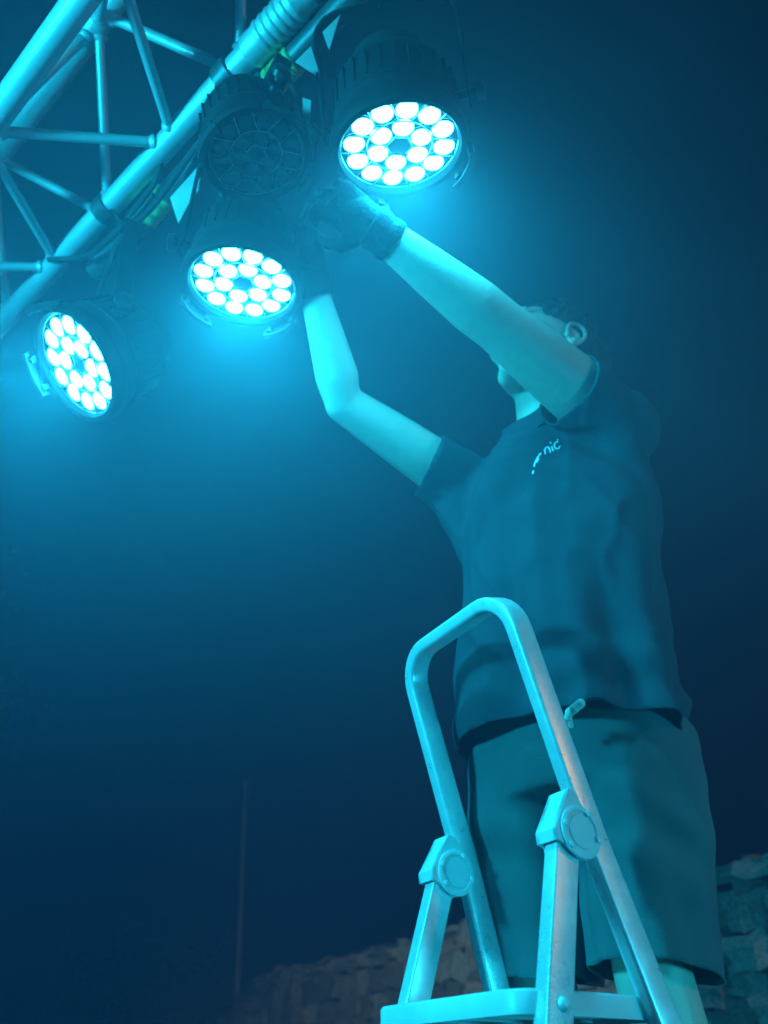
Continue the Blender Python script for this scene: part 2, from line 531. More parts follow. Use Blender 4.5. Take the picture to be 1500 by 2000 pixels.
# ------------------------------------------------------------------ street lamp out of view (warm glints)
def street_lamp(loc, aim):
    t = thing('street_lamp', 'tall street lamp with a warm globe standing behind the photographer', 'street lamp', loc)
    MB().tube([loc, loc + V((0, 0, 3.3))], [0.06, 0.04], 12).build('post', M['pole'], t)
    MB().lathe([(0.0, 0.2), (0.15, 0.16), (0.19, 0.1), (0.18, 0.1)], 24, Matrix.Translation(loc + V((0, 0, 3.45)))).build('hood', M['pole'], t)
    MB().ball(loc + V((0, 0, 3.42)), 0.11, 20).build('globe', M['warm'], t)
    l = bpy.data.lights.new('street_light', 'SPOT')
    l.energy = P_STREET; l.color = (1.0, 0.88, 0.72); l.shadow_soft_size = 0.1
    l.spot_size = R(72); l.spot_blend = 0.8
    lo = bpy.data.objects.new('street_light', l); COL.objects.link(lo); lo.parent = t
    p = loc + V((0, 0, 3.28))
    lo.location = p - loc
    lo.rotation_euler = (aim - p).to_track_quat('-Z', 'Y').to_euler()
street_lamp(V((4.3, -0.6, 0)), V((-0.2, 6.6, 1.9)))

def wall_fill_lamp(loc, aim):  # added lamp, never in view, only there to brighten the stone wall
    t = thing('wall_fill_lamp', 'small added lamp on the ground, out of view, lighting the stone wall', 'fill_lamp', loc)
    d = (aim - loc).normalized(); x = d.cross(V((0, 0, 1))).normalized(); y = x.cross(d)
    c = loc + V((0, 0, .62))
    m = MB(); m.box(c - d * .05, x * .13, y * .09, d * .04); m.box(c - d * .10, x * .10, y * .07, d * .012)
    m.build('lamp_housing', M['black'], t, smooth=False)
    MB().box(c - d * .008, x * .115, y * .078, d * .002).build('front_glass', M['plastic'], t, smooth=False)
    MB().tube([loc + V((0, 0, .02)), c - y * .09 - d * .05], .018, 10).build('post', M['black'], t)
    MB().lathe([(.14, 0), (.14, .02), (.03, .035), (.0, .035)], 20, Matrix.Translation(loc)).build('foot', M['black'], t)
    l = bpy.data.lights.new('wall_fill_spot', 'SPOT'); l.energy = P_WALL_FILL; l.color = (.86, 1.0, .80); l.shadow_soft_size = .08
    l.spot_size = R(100); l.spot_blend = .5
    o = bpy.data.objects.new('wall_fill_spot', l); COL.objects.link(o); o.parent = t
    o.location = c + d * .02 - loc
    o.rotation_euler = (aim - c).to_track_quat('-Z', 'Y').to_euler()
wall_fill_lamp(V((-1.3, 4.3, 0.03)), V((0.25, 6.6, 1.9)))

# ================================================================== TRUSS
HT = 1.72
ca = at_h(170, 450, HT); cb = at_h(440, 157, HT)
cdir = (cb - ca).normalized()                     # towards upper right of the picture
mid = at_h(300, 308, HT)
vr = (mid - EYEV).normalized()
baxis = (vr - cdir * vr.dot(cdir)).normalized()   # away from the viewer
aaxis = cdir.cross(baxis).normalized()
if aaxis.dot(RGT) < 0: aaxis = -aaxis             # to lower right of the picture
SIDE = 0.305
def off(deg, r=SIDE):
    return aaxis * (-math.cos(R(deg)) * r) + baxis * (math.sin(R(deg)) * r)
o2 = off(-30); o3 = off(30)
def chord_t(px, py):
    """place along the first chord that shows at (px, py)"""
    r = ray(px, py)
    n = cdir.cross(baxis)
    # plane holding the chord and the view normal
    k = (ca - EYEV).dot(baxis) / r.dot(baxis)
    return ((EYEV + r * k) - ca).dot(cdir)
tA, tB = -1.5, 2.3
truss = thing('lighting_truss', 'aluminium three-chord lighting truss crossing the top left corner', 'truss', ca)
for o_ in (V((0, 0, 0)), o2, o3):
    MB().tube([ca + o_ + cdir * t for t in (tA, 0, 1, tB)], 0.0275, 24).build('chord', M['alu'], truss)
def weld(mb, p, d):
    mb.ball(p, 0.018, 8)
def brace(p, q):
    d = (q - p).normalized()
    m = MB().tube([p + d * 0.02, p.lerp(q, .5), q - d * 0.02], 0.0115, 14)
    m.lathe([(0.0115, 0.0), (0.0175, 0.002), (0.0155, 0.009), (0.0115, 0.013)], 12, Matrix.Translation(p + d * 0.027) @ d.to_track_quat('Z', 'Y').to_matrix().to_4x4())
    m.lathe([(0.0115, 0.0), (0.0175, 0.002), (0.0155, 0.009), (0.0115, 0.013)], 12, Matrix.Translation(q - d * 0.027) @ (-d).to_track_quat('Z', 'Y').to_matrix().to_4x4())
    m.build('brace', M['alu'], truss)
n1 = chord_t(92, 497); n2 = chord_t(325, 256)
per = n2 - n1
for i in range(-3, 5):
    t1 = n1 + per * i
    if t1 < tA or t1 + per > tB: continue
    # face between the first and second chord
    brace(ca + cdir * t1, ca + o2 + cdir * (t1 + per * .5))
    brace(ca + o2 + cdir * (t1 + per * .54), ca + cdir * (t1 + per * .96))
    # face between the first and third chord
    s1 = t1 + per * 0.47
    brace(ca + cdir * s1, ca + o3 + cdir * (s1 + per * .5))
    brace(ca + o3 + cdir * (s1 + per * .54), ca + cdir * (s1 + per * .96))
    brace(ca + o2 + cdir * (t1 + per * .5), ca + o3 + cdir * (t1 + per * 0.93))
    brace(ca + o3 + cdir * (t1 + per * 0.97), ca + o2 + cdir * (t1 + per * 1.46))
# coupler with ribs on the first chord
tc_ = chord_t(556, 45)
q = cdir.to_track_quat('Z', 'Y').to_matrix().to_4x4()
prof = [(0.0275, -0.10), (0.034, -0.095), (0.034, -0.06)]
for k in range(6):
    z = -0.055 + k * 0.018
    prof += [(0.0350, z), (0.0368, z + 0.004), (0.0368, z + 0.009), (0.0342, z + 0.013)]
prof += [(0.034, 0.08), (0.0275, 0.085)]
MB().lathe(prof, 32, Matrix.Translation(ca + cdir * tc_) @ q).build('ribbed_coupler', M['alu'], truss)

# ------------------------------------------------------------------ lamp bar hung under the truss
HB = 1.70
ba = at_h(188, 528, HB); bb = at_h(532, 160, HB)
bdir = (bb - ba).normalized()
BL = 2.1
bar = thing('lamp_bar', 'dark steel lamp bar clamped along the underside of the truss', 'lamp bar', ba)
MB().tube([ba + bdir * t for t in (0, .7, 1.4, BL)], 0.026, 20, cap=False).build('tube', M['bar'], bar)
q = bdir.to_track_quat('Z', 'Y').to_matrix().to_4x4()
MB().lathe([(0.0, -0.006), (0.026, -0.006), (0.0285, 0.0), (0.0285, 0.03), (0.026, 0.032)], 20, Matrix.Translation(ba) @ q).build('end_cap', M['bar'], bar)
def bar_at(px, py):
    r = ray(px, py)
    k = HB / r.z
    return ((EYEV + r * k) - ba).dot(bdir)
for (px, py) in ((300, 398), (545, 140)):
    t = bar_at(px, py)
    prof = []
    for i in range(26):
        z = -0.045 + 0.09 * i / 25
        prof.append((0.0275 + 0.004 * abs(math.sin(i * 1.4)) + 0.002 * noise.noise(V((i * .7, px, 0))), z))
    MB().lathe(prof, 20, Matrix.Translation(ba + bdir * t) @ q).build('tape_wrap', M['tape'], bar)
for t in (0.16, 0.62, 1.2):                       # couplers up to the truss chord
    p = ba + bdir * t
    tt = (p - ca).dot(cdir)
    c2 = ca + cdir * tt
    m = MB()
    dz = (c2 - p).normalized()
    m.lathe([(0.0285, -0.02), (0.034, -0.02), (0.034, 0.02), (0.0285, 0.02)], 20, Matrix.Translation(p) @ q)
    q2 = cdir.to_track_quat('Z', 'Y').to_matrix().to_4x4()
    m.lathe([(0.030, -0.02), (0.035, -0.02), (0.035, 0.02), (0.030, 0.02)], 20, Matrix.Translation(c2) @ q2)
    m.tube([p + dz * 0.03, c2 - dz * 0.03], 0.012, 10)
    m.build('coupler', M['bar'], bar)

# ================================================================== STAGE LAMPS
RL = 0.110      # lens radius
def lathe_mesh(name, prof, n, mt, **k):
    me = MB().lathe(prof, n, **k).mesh(name)
    me.materials.append(mt); return me
ME = {}
ME['housing'] = lathe_mesh('housing', [(0.112, -0.004), (0.1135, 0.012), (0.117, 0.016), (0.128, 0.016), (0.1305, 0.012), (0.1305, -0.012), (0.126, -0.018),
    (0.1215, -0.020), (0.1205, -0.05), (0.1225, -0.052), (0.1225, -0.058), (0.1195, -0.060), (0.117, -0.10), (0.113, -0.125), (0.100, -0.150), (0.094, -0.158), (0.03, -0.160), (0.0, -0.160)], 64, M['black'])
ME['lens_plate'] = lathe_mesh('lens_plate', [(0.0, -0.004), (0.06, -0.004), (0.1, -0.004), (0.1125, -0.003), (0.1125, -0.008)], 64, M['lensplate'])
dome = [(0.0202, -0.003)] + [(0.0199 * math.cos(a), 0.002 + 0.0055 * math.sin(a)) for a in [R(x) for x in (0, 25, 50, 75)]] + [(0.0, 0.0076)]
ME['led'] = lathe_mesh('led', dome, 20, M['led'])
ME['ledoff'] = lathe_mesh('led', dome, 20, M['ledoff'])
ME['led_ring'] = lathe_mesh('led_ring', [(0.0204, -0.003), (0.0204, 0.001), (0.0212, 0.001), (0.0214, -0.003)], 20, M['lensplate'])
ME['rear'] = lathe_mesh('driver_box', [(0.0, -0.205), (0.066, -0.204), (0.074, -0.198), (0.076, -0.161)], 32, M['black'])
g = MB()
zg = 0.0035
for (r, k) in ((0.112, 48), (0.062, 36)):
    pts = [V((r * math.cos(6.2832 * i / k), r * math.sin(6.2832 * i / k), zg)) for i in range(k + 1)]
    g.tube(pts, 0.0013, 6, cap=False)
for k in range(3):
    a = R(30 + 60 * k)
    d = V((math.cos(a), math.sin(a), 0)); e_ = V((-d.y, d.x, 0))
    for o_ in (-0.0215, 0.0215):
        h = math.sqrt(0.112 ** 2 - o_ ** 2)
        g.tube([e_ * o_ - d * h + V((0, 0, zg)), e_ * o_ + d * h + V((0, 0, zg))], 0.0012, 6)
ME['guard'] = g.mesh('wire_guard'); ME['guard'].materials.append(M['wire'])
def clip_mesh():
    m = MB()
    pts = [V((0.139 * math.cos(a), 0.139 * math.sin(a), 0.030)) for a in [R(-21 + 42 * i / 12) for i in range(13)]]
    m.sweep(pts, [(-0.010, -0.0012), (0.010, -0.0012), (0.010, 0.0012), (-0.010, 0.0012)], V((0, 0, 1)))
    pts2 = [V(((0.139 - .004) * math.cos(a), (0.139 - .004) * math.sin(a), 0.0405)) for a in [R(-21 + 42 * i / 12) for i in range(13)]]
    m.sweep(pts2, [(-0.0012, -0.006), (0.0012, -0.006), (0.0012, 0.006), (-0.0012, 0.006)], V((0, 0, 1)))
    for a in (-14, 14):
        c = V((0.1345 * math.cos(R(a)), 0.1345 * math.sin(R(a)), 0.018))
        d = V((math.cos(R(a)), math.sin(R(a)), 0)); e_ = V((-d.y, d.x, 0))
        m.box(c, d * 0.006, e_ * 0.006, V((0, 0, 0.012)))
    me = m.mesh('frame_clip'); me.materials.append(M['blacksmooth']); return me
ME['clip'] = clip_mesh()
g = MB()
for k in range(28):
    a = 6.2832 * k / 28
    d = V((math.cos(a), math.sin(a), 0)); e_ = V((-d.y, d.x, 0))
    g.box(d * 0.1172 + V((0, 0, -0.092)), d * 0.0045, e_ * 0.0018, V((0, 0, 0.026)))
ME['fins'] = g.mesh('cooling_fins', smooth=False); ME['fins'].materials.append(M['black'])

def normal_from_ellipse(px, py, ang, ratio, away):
    """facing of a disc seen at (px, py) as an ellipse: tilt `ang` of its minor axis in the picture, axis ratio"""
    v = ray(px, py).normalized()
    m2 = RGT * away[0] - UPC * away[1]
    m2 = (m2 - v * m2.dot(v)).normalized()
    th = math.acos(ratio)
    return (-v * math.cos(th) + m2 * math.sin(th)).normalized()

def par_can(px, py, z, ratio, facing, label, lit=True, spin=0, scale=1.0, clips=(0, 90, 180, 270), group=None, centre=None, normal=None, hang=None, energy=P_HANG, pivot=None, cone=(168, .75), soft=.075):
    c = centre if centre is not None else at(px, py, z)
    n = normal if normal is not None else normal_from_ellipse(px, py, 0, ratio, facing)
    t = thing('stage_lamp', label, 'stage lamp', c, group)
    # frame: z along the beam; x along the yoke's pivot (level)
    x = n.cross(V((0, 0, 1))).normalized()
    if pivot is not None:
        x = (pivot - n * pivot.dot(n)).normalized()
    y = n.cross(x)
    Mr = Matrix((x, y, n)).transposed().to_4x4()
    Ms = Mr @ Matrix.Scale(scale, 4)
    def part(name, me, local=None):
        o = link_mesh(name, me, None, t)
        o.matrix_local = Ms @ (local or Matrix.Identity(4)); return o
    part('housing', ME['housing']); part('lens_plate', ME['lens_plate']); part('driver_box', ME['rear'])
    part('cooling_fins', ME['fins'])
    k0 = spin
    for ring, (num, rad, ph) in enumerate(((12, 0.0865, 0), (6, 0.0445, 0))):
        for k in range(num):
            a = R(k0 + ph) + 2 * math.pi * k / num
            Lm = Matrix.Translation(V((rad * math.cos(a), rad * math.sin(a), 0)))
            o = part('led', ME['led'] if lit else ME['ledoff'], Lm)
            ri = link_mesh('led_ring', ME['led_ring'], None, o)
    part('wire_guard', ME['guard'], Matrix.Rotation(R(k0), 4, 'Z'))
    for a in clips:
        part('frame_clip', ME['clip'], Matrix.Rotation(R(a), 4, 'Z'))
    # yoke from both pivots up to a hook clamp on the bar
    pc = c - n * 0.075 * scale
    if hang is not None:
        up = (hang - pc); up = (up - x * up.dot(x))
        ul = up.length; u = up / ul
        hw = 0.142 * scale
        top = max(0.16 * scale, ul - 0.06)
        pts = [pc - x * hw - u * 0.02]
        pts += [pc - x * hw + u * (top - 0.05)]
        for i in range(1, 6):
            a = R(90 * i / 6)
            pts.append(pc - x * (hw - 0.05 * (1 - math.cos(a))) + u * (top - 0.05 + 0.05 * math.sin(a)))
        pts.append(pc - x * (hw - .05) + u * top)
        pts += [2 * (pc + u * (p - pc).dot(u) + u.cross(x) * (p - pc).dot(u.cross(x))) - p for p in reversed(pts)]
        sd = u.cross(x)
        MB().sweep(pts, [(-0.016, -0.002), (0.016, -0.002), (0.016, 0.002), (-0.016, 0.002)], sd).build('yoke', M['black'], t)
        for s in (-1, 1):
            kx = Matrix((sd, u, x * s)).transposed().to_4x4()
            prof = [(0.0, 0.030), (0.014, 0.029), (0.018, 0.026), (0.018, 0.014), (0.008, 0.012), (0.008, -0.02)]
            MB().lathe(prof, 20, Matrix.Translation(pc + x * s * hw) @ kx).build('tilt_knob', M['blacksmooth'], t)
        # hook clamp
        m = MB()
        q_ = (hang - bdir * 0)
        e1 = (u - bdir * u.dot(bdir)).normalized(); e2 = bdir.cross(e1)
        arc = [q_ + (e1 * math.cos(R(a)) + e2 * math.sin(R(a))) * 0.031 for a in range(-150, 125, 18)]
        m.sweep(arc, [(-0.014, -0.004), (0.014, -0.004), (0.014, 0.004), (-0.014, 0.004)], bdir)
        m.tube([q_ - e1 * 0.032, pc + u * (top + 0.002)], 0.008, 10)
        m.box(q_ - e1 * 0.038, bdir * 0.015, e1 * 0.009, e2 * 0.018)
        m.build('hook_clamp', M['bar'], t)
    if lit:
        l = bpy.data.lights.new('lamp_beam', 'SPOT')
        l.energy = energy; l.color = BEAM; l.shadow_soft_size = soft
        l.spot_size = R(cone[0]); l.spot_blend = cone[1]
        lo_ = bpy.data.objects.new('lamp_beam', l); COL.objects.link(lo_); lo_.parent = t
        lo_.location = n * 0.055 * scale
        lo_.rotation_euler = n.to_track_quat('-Z', 'Y').to_euler()
    return t, c, n

def bpt(t): return ba + bdir * t
tb2 = 0.52
g_ = 'lit stage lamps hung from the lamp bar'
L1 = par_can(780, 283, 1.38, 0.66, (0.12, 0.99), 'lit round stage lamp directly above the raised gloved hand, nearest the top', spin=8, scale=0.95, clips=(226, 330), group=g_, hang=bpt((at_h(690, -60, HB) - ba).dot(bdir)))
L2 = par_can(475, 552, 1.56, 0.66, (-0.16, 0.985), 'lit round stage lamp in the middle of the row, beside the bent arm', spin=20, scale=0.93, clips=(222, 316), group=g_, hang=bpt((V((-0.33, 0.93, 0)) - ba).dot(bdir)))
L3 = par_can(155, 711, 1.66, 0.52, (-0.93, 0.36), 'lit round stage lamp at the lower left end of the row, turned sideways', spin=5, clips=(230, 322), group=g_, hang=bpt((V((-0.655, 1.128, 0)) - ba).dot(bdir)))
L4 = par_can(500, 300, 1.47, 0.80, (0.25, 0.97), 'unlit round stage lamp hanging dark between two lit ones', lit=False, scale=0.80, spin=12, hang=bpt((V((-0.25, 0.76, 0)) - ba).dot(bdir)))

# ------------------------------------------------------------------ bright bracket plates on the bar
def plate(px_list, z, label, nm='bracket_plate'):
    pts = [at(px, py, z) for (px, py) in px_list]
    c = sum(pts, V((0, 0, 0))) / len(pts)
    nrm = (pts[1] - pts[0]).cross(pts[2] - pts[0]).normalized()
    if nrm.dot(c - EYEV) < 0: nrm = -nrm
    m = MB(); k = len(pts)
    m.add(pts + [p + nrm * 0.004 for p in pts], [tuple(range(k)), tuple(range(2 * k - 1, k - 1, -1))] + [(i, (i + 1) % k, k + (i + 1) % k, k + i) for i in range(k)])
    m.build(nm, M['plate'], bar, smooth=False)
plate([(577, 120), (607, 90), (627, 152)], 1.44, '')
plate([(630, 62), (664, 29), (643, 96)], 1.44, '')
plate([(591, 190), (607, 196), (605, 242), (591, 232)], 1.44, '')
plate([(332, 386), (395, 316), (387, 372), (368, 398), (348, 436)], 1.72, '')

# ------------------------------------------------------------------ cables
def spline(pts, n=10):
    out = []
    P = [pts[0]] + list(pts) + [pts[-1]]
    for i in range(1, len(P) - 2):
        for k in range(n):
            t = k / n
            a, b, c, d = P[i - 1], P[i], P[i + 1], P[i + 2]
            out.append(0.5 * ((2 * b) + (c - a) * t + (2 * a - 5 * b + 4 * c - d) * t * t + (3 * b - a - 3 * c + d) * t * t * t))
    out.append(P[-2]); return out
def cable(pxz, label, r=0.006):
    pts = spline([at(*p) for p in pxz])
    t = MB().tube(pts, r, 8).build('power_cable', M['cable'], origin=pts[0])
    t.location = pts[0]
    tag(t, label, 'cable', 'black cables along the truss')
cable([(640, -20, 1.55), (560, 70, 1.6), (470, 165, 1.66), (415, 218, 1.7), (360, 250, 1.72), (318, 310, 1.76), (300, 360, 1.78), (262, 410, 1.82), (225, 455, 1.85), (170, 500, 1.92), (95, 507, 1.96)], 'black cable looping off the truss above the middle lamp', 0.0075)
cable([(690, -30, 1.5), (600, 60, 1.56), (520, 165, 1.62), (450, 235, 1.66), (390, 280, 1.70), (345, 340, 1.74), (300, 400, 1.78), (235, 470, 1.84), (215, 520, 1.86), (190, 590, 1.78), (200, 640, 1.74)], 'black cable taped along the lamp bar down to the sideways lamp', 0.008)
cable([(200, 393, 1.90), (222, 415, 1.84), (240, 437, 1.80), (262, 425, 1.80), (300, 380, 1.76)], 'short black cable hooked over the truss chord', 0.005)
cable([(560, 150, 1.58), (590, 210, 1.56), (612, 300, 1.53), (600, 400, 1.56), (560, 470, 1.58), (520, 500, 1.57)], 'black cable hanging down to the middle lamp', 0.006)

# ================================================================== LADDER
U = V((0.85, 0.527, 0)).normalized()              # from the back legs to the climbing side
Vv = V((-U.y, U.x, 0))                            # across, to the far side
RP = W3(0.2856, 1.108, 0.274)                     # near rail, level with the hinge
LEAN = math.tan(R(16.6))
WID = 0.28
def rail(h, side):
    """centre of a front rail at height h above the eye"""
    dh = h - 0.274
    flare = -0.055 * dh if dh < 0 else 0
    return RP + U * (-dh * LEAN) + V((0, 0, dh)) + Vv * ((WID + flare) if side else -flare)
def leg(h, side):
    dh = h - 0.215
    flare = -0.075 * dh if dh < 0 else 0
    return RP + U * (-0.072 + dh * LEAN * 1.02) + V((0, 0, h - 0.274)) + Vv * ((WID + flare) if side else -flare)
lad = thing('step_ladder', 'aluminium platform stepladder with a tall hoop handrail in front of the man', 'ladder', V((RP.x, RP.y, 0)) + Vv * WID / 2)
def rrect(wx, wy, r, n=4):
    out = []
    for (sx, sy, a0) in ((1, 1, 0), (-1, 1, 90), (-1, -1, 180), (1, -1, 270)):
        for k in range(n + 1):
            a = R(a0 + 90 * k / n)
            out.append((sx * (wx - r) + r * math.cos(a), sy * (wy - r) + r * math.sin(a)))
    return out
hp = []
htop = 0.634; rad = 0.062
rd = (rail(0.5, 0) - rail(0.3, 0)).normalized()
for h in (-1.585, -1.0, -0.4, 0.0, 0.274, 0.45):
    hp.append(rail(h, 0))
T0 = rail(htop, 0); T1 = rail(htop, 1)
for k in range(0, 9):
    a = R(90 * k / 8)
    hp.append(T0 - rd * rad * (1 - math.sin(a)) + Vv * rad * (1 - math.cos(a)))
for k in range(1, 4): hp.append((T0 + Vv * rad).lerp(T1 - Vv * rad, k / 4))
for k in range(8, -1, -1):
    a = R(90 * k / 8)
    hp.append(T1 - rd * rad * (1 - math.sin(a)) - Vv * rad * (1 - math.cos(a)))
for h in (0.45, 0.274, 0.0, -0.4, -1.0, -1.585):
    hp.append(rail(h, 1))
nrm_h = rd.cross(Vv).normalized()
MB().sweep(hp, rrect(0.0198, 0.0115, 0.005), nrm_h).build('hoop_rail', M['alu_ladder'], lad, angle=30)
for s in (0, 1):
    pts = [leg(h, s) for h in (0.262, 0.1, -0.5, -1.585)]
    dl = (pts[-1] - pts[0]).normalized()
    sec = rrect(0.0195, 0.0125, 0.003)
    m = MB().sweep(pts, sec, U)
    m.build('back_leg', M['alu_ladder'], lad, angle=30)
    # hinge: shield shaped plates either side with a round boss
    hc = RP + U * (-0.042) + Vv * (WID * s) + V((0, 0, 0.0))
    poly = []
    rdisc = 0.034
    for a in range(-100, 75, 12):
        poly.append((rdisc * math.cos(R(a)), rdisc * math.sin(R(a))))
    poly += [(0.004, 0.052), (-0.010, 0.056), (-0.044, 0.000), (-0.043, -0.014), (-0.03, -0.018)]
    m = MB()
    m.prism(poly, U, V((0, 0, 1)), -Vv, hc - Vv * 0.0135, 0.006)
    m.prism(poly, U, V((0, 0, 1)), Vv, hc + Vv * 0.0135, 0.006)
    # web closing the outer edge
    e0 = (-0.010, 0.056); e1 = (-0.044, 0.0); e2 = (-0.043, -0.014)
    for (p0, p1) in ((e0, e1), (e1, e2)):
        A = hc + U * p0[0] + V((0, 0, p0[1])); B = hc + U * p1[0] + V((0, 0, p1[1]))
        d = (B - A); nn = d.cross(Vv).normalized()
        m.box((A + B) / 2 - nn * 0.0022 * (1 if nn.dot(U) < 0 else -1), d / 2, Vv * 0.0194, nn * 0.0022)
    hin = m.build('hinge_plate', M['plastic'], lad, angle=30)
    for sg in (-1, 1):
        fr = Matrix((U, V((0, 0, 1)), Vv * sg)).transposed().to_4x4()
        b0 = hc + Vv * sg * 0.0195
        MB().lathe([(0.034, 0.0), (0.034, 0.003), (0.031, 0.0045), (0.027, 0.0045), (0.0255, 0.0028), (0.022, 0.0028), (0.0215, 0.0042), (0.0, 0.0048)], 36, Matrix.Translation(b0) @ fr).build('hinge_disc', M['plastic'], hin, origin=parent_origin(lad))
        for a in (60, -15, -140, 165):
            c = b0 + U * 0.0288 * math.cos(R(a)) + V((0, 0, 0.0288 * math.sin(R(a))))
            MB().lathe([(0.0045, 0.004), (0.0045, 0.0062), (0.003, 0.0072), (0.0, 0.0074)], 10, Matrix.Translation(c) @ fr).build('rivet', M['plate'], hin, origin=parent_origin(lad))
    for (fn, nm) in ((rail, 'rubber_foot'), (leg, 'rubber_foot')):
        p = fn(-1.585, s)
        MB().sweep([p + V((0, 0, 0.03)), p + V((0, 0, -0.015))], rrect(0.024, 0.017, 0.004), U).build(nm, M['cable'], lad)
# top platform with a raised rounded lip
PH = 0.082
def plat(s, v, h): return RP + U * s + Vv * v + V((0, 0, h - 0.274))
hs = 0.013
outl = []
c_r = 0.03
x0, x1, y0, y1 = -0.158, 0.075, -0.004, 0.318
ch = 0.026
for (sx, sy, cx, cy, a0) in ((1, 1, x1 - c_r, y1 - c_r, 0), (-1, 1, x0 + c_r, y1 - c_r, 90), (-1, -1, x0 + c_r, y0 + c_r, 180), (1, -1, x1 - c_r, y0 + c_r, 270)):
    for k in range(6):
        a = R(a0 + 90 * k / 5)
        outl.append((cx + c_r * math.cos(a), cy + c_r * math.sin(a)))
m = MB()
prof = [(0.0, -hs), (0.0, hs - 0.004), (0.002, hs - 0.001), (0.006, hs), (0.012, hs - 0.003), (0.016, hs - 0.006)]
cxm, cym = (x0 + x1) / 2, (y0 + y1) / 2
nO = len(outl); vs = []; fs = []
def inset(p, d):
    dx, dy = p[0] - cxm, p[1] - cym
    return (cxm + dx * (1 - d / 0.115), cym + dy * (1 - d / 0.16))
for (d, z) in prof:
    for p in outl:
        q_ = inset(p, d); vs.append(plat(q_[0], q_[1], PH + z))
for p in outl:
    q_ = inset(p, 0.004); vs.append(plat(q_[0], q_[1], PH - hs))
for p in outl:
    q_ = inset(p, 0.005); vs.append(plat(q_[0], q_[1], PH + hs - 0.010))
L_ = len(prof)
for i in range(L_ - 1):
    for k in range(nO):
        k2 = (k + 1) % nO
        fs.append((i * nO + k, i * nO + k2, (i + 1) * nO + k2, (i + 1) * nO + k))
for k in range(nO):
    k2 = (k + 1) % nO
    fs.append((k, k2, L_ * nO + k2, L_ * nO + k))
    fs.append((L_ * nO + k, L_ * nO + k2, (L_ + 1) * nO + k2, (L_ + 1) * nO + k))
fs.append(tuple((L_ - 1) * nO + k for k in range(nO)))
fs.append(tuple((L_ + 1) * nO + k for k in range(nO)))
m.add(vs, fs)
pl = m.build('platform', M['plastic'], lad, angle=50)
m = MB()
for k in range(5):
    v_ = 0.05 + 0.055 * k
    m.box(plat(-0.04, v_, PH - 0.004), U * 0.095, Vv * 0.0015, V((0, 0, 0.006)))
m.build('platform_rib', M['plastic'], pl, smooth=False, origin=parent_origin(lad))
m = MB().tube([plat(-0.112, -0.022, PH - 0.004), plat(-0.112, 0.02, PH - 0.004)], 0.0085, 16)
m.ball(plat(-0.112, -0.022, PH - 0.004), 0.0085, 12)
m.build('pivot_bolt', M['plate'], lad)
for k in range(1, 7):
    h = PH - 0.235 * k
    a, b = rail(h, 0), rail(h, 1)
    m = MB()
    c = (a + b) / 2 + U * 0.012
    m.box(c, U * 0.045, (b - a) / 2 - Vv * 0.0105, V((0, 0, 0.012)))
    for j in range(5):
        m.box(c + U * (-0.034 + 0.017 * j) + V((0, 0, 0.0135)), U * 0.004, (b - a) / 2 - Vv * 0.012, V((0, 0, 0.0016)))
    m.build('step', M['alu_ladder'], lad, smooth=False)
for h in (-0.35, -1.2):
    m = MB().tube([leg(h, 0), leg(h, 1)], 0.010, 12)
    m.build('cross_brace', M['alu_ladder'], lad)

# ================================================================== PERSON
F = V((-0.6, -0.8, 0)); Lf = V((0.8, -0.6, 0)); Z = V((0, 0, 1))
hipc = W3(0.352, 1.350, 0.495)
chest = W3(0.355, 1.275, 1.005)
neck = W3(0.345, 1.240, 1.14)
headc = W3(0.350, 1.165, 1.318)
shL = W3(0.468, 1.140, 1.090); shR = W3(0.200, 1.375, 1.10)
wrL = at(748, 458, 1.39); elL = shL.lerp(wrL, 0.53) + V((0.0, -0.012, -0.008))
elR = at(672, 788, 1.67); wrR = at(610, 555, 1.61)
hL = hipc + Lf * 0.09; hR = hipc - Lf * 0.09
knL = W3(0.384, 1.275, 0.135); knR = W3(0.252, 1.440, 0.145)
anL = W3(0.405, 1.285, -0.295); anR = W3(0.275, 1.440, -0.295)
man = thing('person', 'person in dark t-shirt and shorts on the ladder reaching gloved hands to the lamps', 'person', V((hipc.x, hipc.y, EYE - 0.385)))
mo = parent_origin(man)

B = MB()
# torso
def ring(c, a, b): return (c, Lf * a, F * b)
B.loft([ring(hipc + Z * (-0.10), .12, .09), ring(hipc + Z * (-.04), .165, .115), ring(hipc + Z * .04, .165, .115), ring(hipc.lerp(chest, .35), .145, .10),
        ring(hipc.lerp(chest, .65), .155, .11), ring(chest, .17, .118), ring(chest + Z * .07, .165, .105), ring(chest + Z * .10, .11, .07), ring(neck - Z * .03, .06, .05)], 28)
B.chain([neck - Z * .03 - F * .01, neck.lerp(headc, .45), headc + F * .01 - Z * .04], [.058, .058, .062], 16)
# arms
B.chain([chest + Lf * .10 + Z * .06, shL], [.064, .066], 14)
B.chain([shL, shL.lerp(elL, .35), shL.lerp(elL, .7), elL, elL.lerp(wrL, .22), elL.lerp(wrL, .6), wrL, wrL + (wrL - elL).normalized() * .03], [.070, .066, .060, .052, .053, .044, .033, .031], 18)
B.chain([chest - Lf * .10 + Z * .06, shR], [.062, .062], 14)
B.chain([shR, shR.lerp(elR, .35), shR.lerp(elR, .7), elR, elR.lerp(wrR, .22), elR.lerp(wrR, .6), wrR, wrR + (wrR - elR).normalized() * .03], [.066, .059, .051, .044, .0475, .039, .030, .029], 18)
